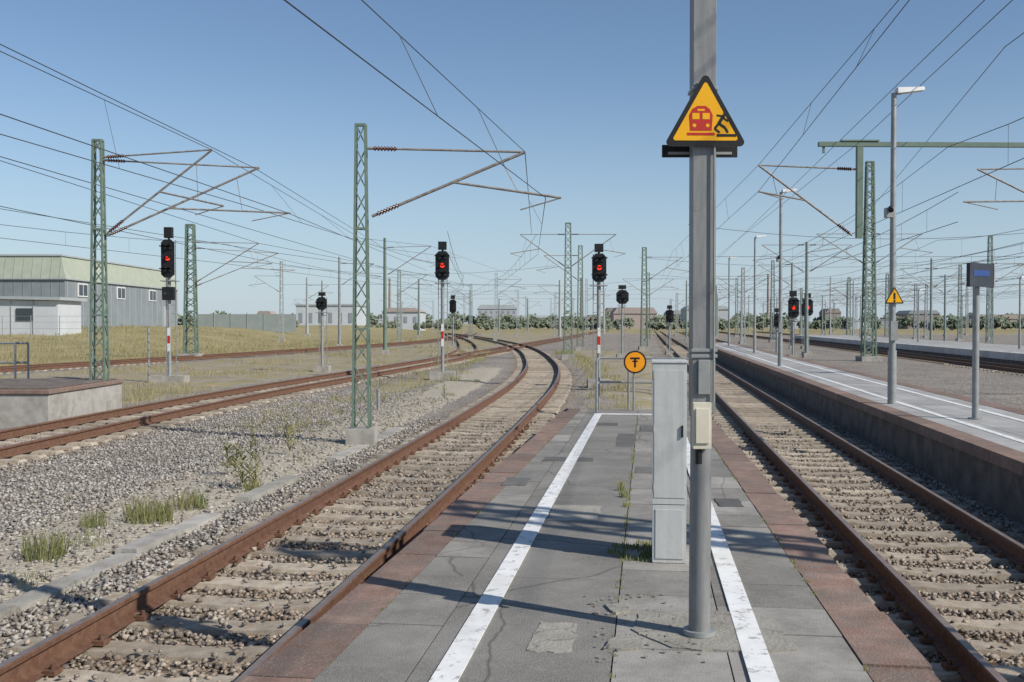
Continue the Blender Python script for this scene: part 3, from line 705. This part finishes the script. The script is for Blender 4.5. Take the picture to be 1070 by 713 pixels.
bld('industrial_building',-38,-27,300,20,5.0,farw,1,4,brickred,1.2)
random.seed(21)
x=-150
while x<330:
    wd=random.uniform(6,26);y=random.uniform(380,700);fl=random.choice((1,1,2,2,3));z1=1.65+random.uniform(2,15)/1070*y
    bld(random.choice(('industrial_building','apartment_building')) if fl>1 else 'industrial_building',x,x+wd,y,14,z1,random.choice((bgrey,bgrey,brickred,brickred,farw)),fl,int(wd/3.2) if fl>1 else 0,random.choice((roofgrey,brickred,brickred,bgrey)),random.choice((0,1.5,2.6)))
    x+=wd+random.uniform(-6,18)
for x,y,h in((-62,520,24),(38,560,26),(150,600,30),(95,480,17)):
    mb=MB();mb.cyl((x,y,-1),(x,y,h),.9,brickred,r1=.6,n=12);mb.cyl((x,y,h),(x,y,h+.5),.75,bgrey,n=12);mb.build('factory_chimney',(x,y,0))
random.seed(5)
# ------------------------------------------------------------------ foliage
def blades(name,tufts,mat):
    V=[];T=[]
    for (x,y,z,r,h,n) in tufts:
        for _ in range(n):
            a=random.uniform(0,6.28);q=r*math.sqrt(random.random());bx=x+q*math.cos(a);by=y+q*math.sin(a)
            hh=h*random.uniform(.4,1.1);le=random.uniform(.1,.5)*hh;aa=random.uniform(0,6.28);w=max(.003,hh*.015)*(1+y/28.)
            dx,dy=math.cos(aa)*le,math.sin(aa)*le;wx=w*random.choice((-1,1))
            V+=[(bx-wx,by,z-.02),(bx+wx,by,z-.02),(bx+dx*.4+wx*.7,by+dy*.4,z+hh*.6),(bx+dx*.4-wx*.7,by+dy*.4,z+hh*.6),(bx+dx,by+dy,z+hh)]
            t=random.random();T+=[t]*5
    n=len(V)//5;F=[]
    for i in range(n): o=i*5;F.append((o,o+1,o+2,o+3));F.append((o+3,o+2,o+4))
    me=bpy.data.meshes.new(name);me.from_pydata(V,[],F);a=me.attributes.new('tint','FLOAT','POINT');a.data.foreach_set('value',T)
    me.materials.append(mat);ob=bpy.data.objects.new(name,me);scene.collection.objects.link(ob)
G=lambda x,y:float(gz(x,y))
tf=[(x,y,G(x,y),r,h,n) for x,y,r,h,n in((-4.35,9.5,.20,.26,170),(-4.55,11.1,.16,.2,90),(-4.05,11.4,.25,.28,220),(-3.85,12.2,.2,.22,120),(-3.45,13.6,.10,.25,60),(-5.1,8.9,.2,.14,70),(-4.3,10.1,.3,.1,60))]
for _ in range(45):
    y=random.uniform(7,40);x=float(fA(y))+random.uniform(-4.2,-2.1);tf.append((x,y,G(x,y),.12,random.uniform(.05,.16),12))
tf+=[(1.06,9.7,0,.04,.09,40),(1.08,10.1,0,.04,.11,30),(1.03,9.2,0,.04,.05,26)]
for _ in range(40): tf.append((.72+random.uniform(0,.36),7.28+random.uniform(-.2,.4),0,.05,.03,14))
# moss and tiny weeds in the paving joints
for _ in range(70):
    b=random.uniform(4.6,18);x,y=W(-.166+random.uniform(-.01,.01),b);tf.append((x,y,-.004,.025,random.uniform(.012,.03),5))
for _ in range(50):
    b=random.uniform(4.6,18);a=random.choice((aL(b)+CW+.004,aR(b)-CW-.004));x,y=W(a,b);tf.append((x,y,-.006,.02,random.uniform(.012,.03),5))
blades('weeds',tf,grassgreen)
tf=[]
for _ in range(380):
    y=random.uniform(20,80);x=float(fA(y))+random.choice((random.uniform(-6,-3.2),random.uniform(1.9,3.2)));tf.append((x,y,G(x,y),.3,random.uniform(.08,.32),14))
blades('scrub_grass',tf,M('olive_grass_blade',(.23,.23,.10),(.35,.30,.16),.6,.9,tint=.4))
mb=MB()
for x,y,h in((-3.5,13.6,.95),(-3.42,13.65,.72),(-3.56,13.5,.6),(-4.1,14.7,.55),(-4.0,14.8,.45),(-3.7,17,.5),(-1.9,29,.5)):
    z=G(x,y);a=(x,y,z);b=(x+random.uniform(-.06,.06),y,z+h);mb.cyl(a,b,.006,grassgreen,r1=.002,n=5)
    for k in range(40):
        t=random.uniform(.15,1);p=Vector(a).lerp(Vector(b),t);an=random.uniform(0,6.28);l=.16*(1.15-t);q=p+Vector((math.cos(an)*l,math.sin(an)*l,l*.7));mb.tint=random.random();mb.beam(p,q,.014,.003,grassgreen)
mb.build('tall_weed_plant',(-3.5,13.6,-.55))
tf=[]
for _ in range(16000):
    y=24+110*random.random()**1.6;x=random.uniform(-.56*y-6,-3)
    d1=x-float(fT1(y));d2=x-float(fT2(max(16,y)))
    if d1>-2.4 or abs(d2)<2.2: continue
    between=d2>0
    n1=(math.sin(x*.9+math.sin(y*.35)*2)+math.sin(y*.5+x*.2))
    if between and n1<.35: continue
    if not between and random.random()<.35-.25*n1: continue
    tf.append((x,y,G(x,y),.6,random.uniform(.12,.42)*(1 if not between else .7),5))
blades('dry_grass',tf,grassdry)
def clump(V,T,cx,cy,cz,rx,rz,n,s):
    for _ in range(n):
        a=random.gauss(0,1),random.gauss(0,1),random.gauss(0,1);l=math.sqrt(sum(q*q for q in a));r=random.random()**.4
        p=Vector((cx+a[0]/l*rx*r,cy+a[1]/l*rx*r,cz+a[2]/l*rz*r))
        u=Vector((random.gauss(0,1),random.gauss(0,1),random.gauss(0,1))).normalized();v=u.orthogonal().normalized();q=s*random.uniform(.6,1.3)
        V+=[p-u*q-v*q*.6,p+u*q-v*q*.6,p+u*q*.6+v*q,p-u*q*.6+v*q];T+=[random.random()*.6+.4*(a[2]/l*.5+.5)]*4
V=[];T=[]
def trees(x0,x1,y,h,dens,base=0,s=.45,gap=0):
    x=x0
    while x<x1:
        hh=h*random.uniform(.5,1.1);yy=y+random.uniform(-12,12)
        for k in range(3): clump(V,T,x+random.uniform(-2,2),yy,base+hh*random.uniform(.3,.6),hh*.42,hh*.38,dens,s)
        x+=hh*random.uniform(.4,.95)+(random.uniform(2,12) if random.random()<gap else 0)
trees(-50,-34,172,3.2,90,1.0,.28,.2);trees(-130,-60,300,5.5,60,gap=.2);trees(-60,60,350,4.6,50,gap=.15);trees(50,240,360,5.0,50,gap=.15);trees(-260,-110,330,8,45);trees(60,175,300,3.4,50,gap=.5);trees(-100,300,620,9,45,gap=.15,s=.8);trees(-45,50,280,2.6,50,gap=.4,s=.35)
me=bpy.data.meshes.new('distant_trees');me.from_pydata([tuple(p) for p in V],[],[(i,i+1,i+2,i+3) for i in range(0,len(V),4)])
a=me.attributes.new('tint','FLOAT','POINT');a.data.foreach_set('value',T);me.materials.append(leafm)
ob=bpy.data.objects.new('distant_trees',me);scene.collection.objects.link(ob)
# ------------------------------------------------------------------ light, sky, camera
el=math.radians(38);az=math.radians(122)
sd=Vector((math.sin(az)*math.cos(el),math.cos(az)*math.cos(el),math.sin(el)))
sun=bpy.data.lights.new('sun','SUN');sun.energy=4.9;sun.angle=math.radians(.5);sun.color=(1,.945,.86)
so=bpy.data.objects.new('sun',sun);so.rotation_euler=(-sd).to_track_quat('-Z','Y').to_euler();so.location=(20,-20,30);scene.collection.objects.link(so)
w=bpy.data.worlds.new('World');scene.world=w;w.use_nodes=True;N=w.node_tree.nodes;L=w.node_tree.links
sk=N.new('ShaderNodeTexSky');sk.sky_type='NISHITA';sk.sun_disc=False;sk.sun_elevation=el;sk.sun_rotation=az;sk.air_density=1.0;sk.dust_density=.3;sk.ozone_density=3.5;sk.altitude=100
tc=N.new('ShaderNodeTexCoord');sx=N.new('ShaderNodeSeparateXYZ');L.new(tc.outputs['Generated'],sx.inputs[0])
mr=N.new('ShaderNodeMapRange');mr.interpolation_type='SMOOTHERSTEP';mr.inputs[1].default_value=-.14;mr.inputs[2].default_value=.30;mr.inputs[3].default_value=.95;mr.inputs[4].default_value=.0
L.new(sx.outputs[2],mr.inputs[0])
hz=N.new('ShaderNodeMix');hz.data_type='RGBA';L.new(mr.outputs[0],hz.inputs[0]);L.new(sk.outputs[0],hz.inputs[6]);hz.inputs[7].default_value=(4.1,5.2,6.4,1)
L.new(hz.outputs[2],N['Background'].inputs[0]);N['Background'].inputs[1].default_value=.11
cam=bpy.data.cameras.new('camera');cam.lens=36;cam.sensor_width=36;cam.clip_end=6000;cam.clip_start=.05
co=bpy.data.objects.new('camera',cam);co.location=(0,0,1.65);co.rotation_euler=(math.radians(90-.99),0,0);scene.collection.objects.link(co);scene.camera=co
scene.view_settings.view_transform='Standard';scene.view_settings.look='None';scene.view_settings.exposure=0
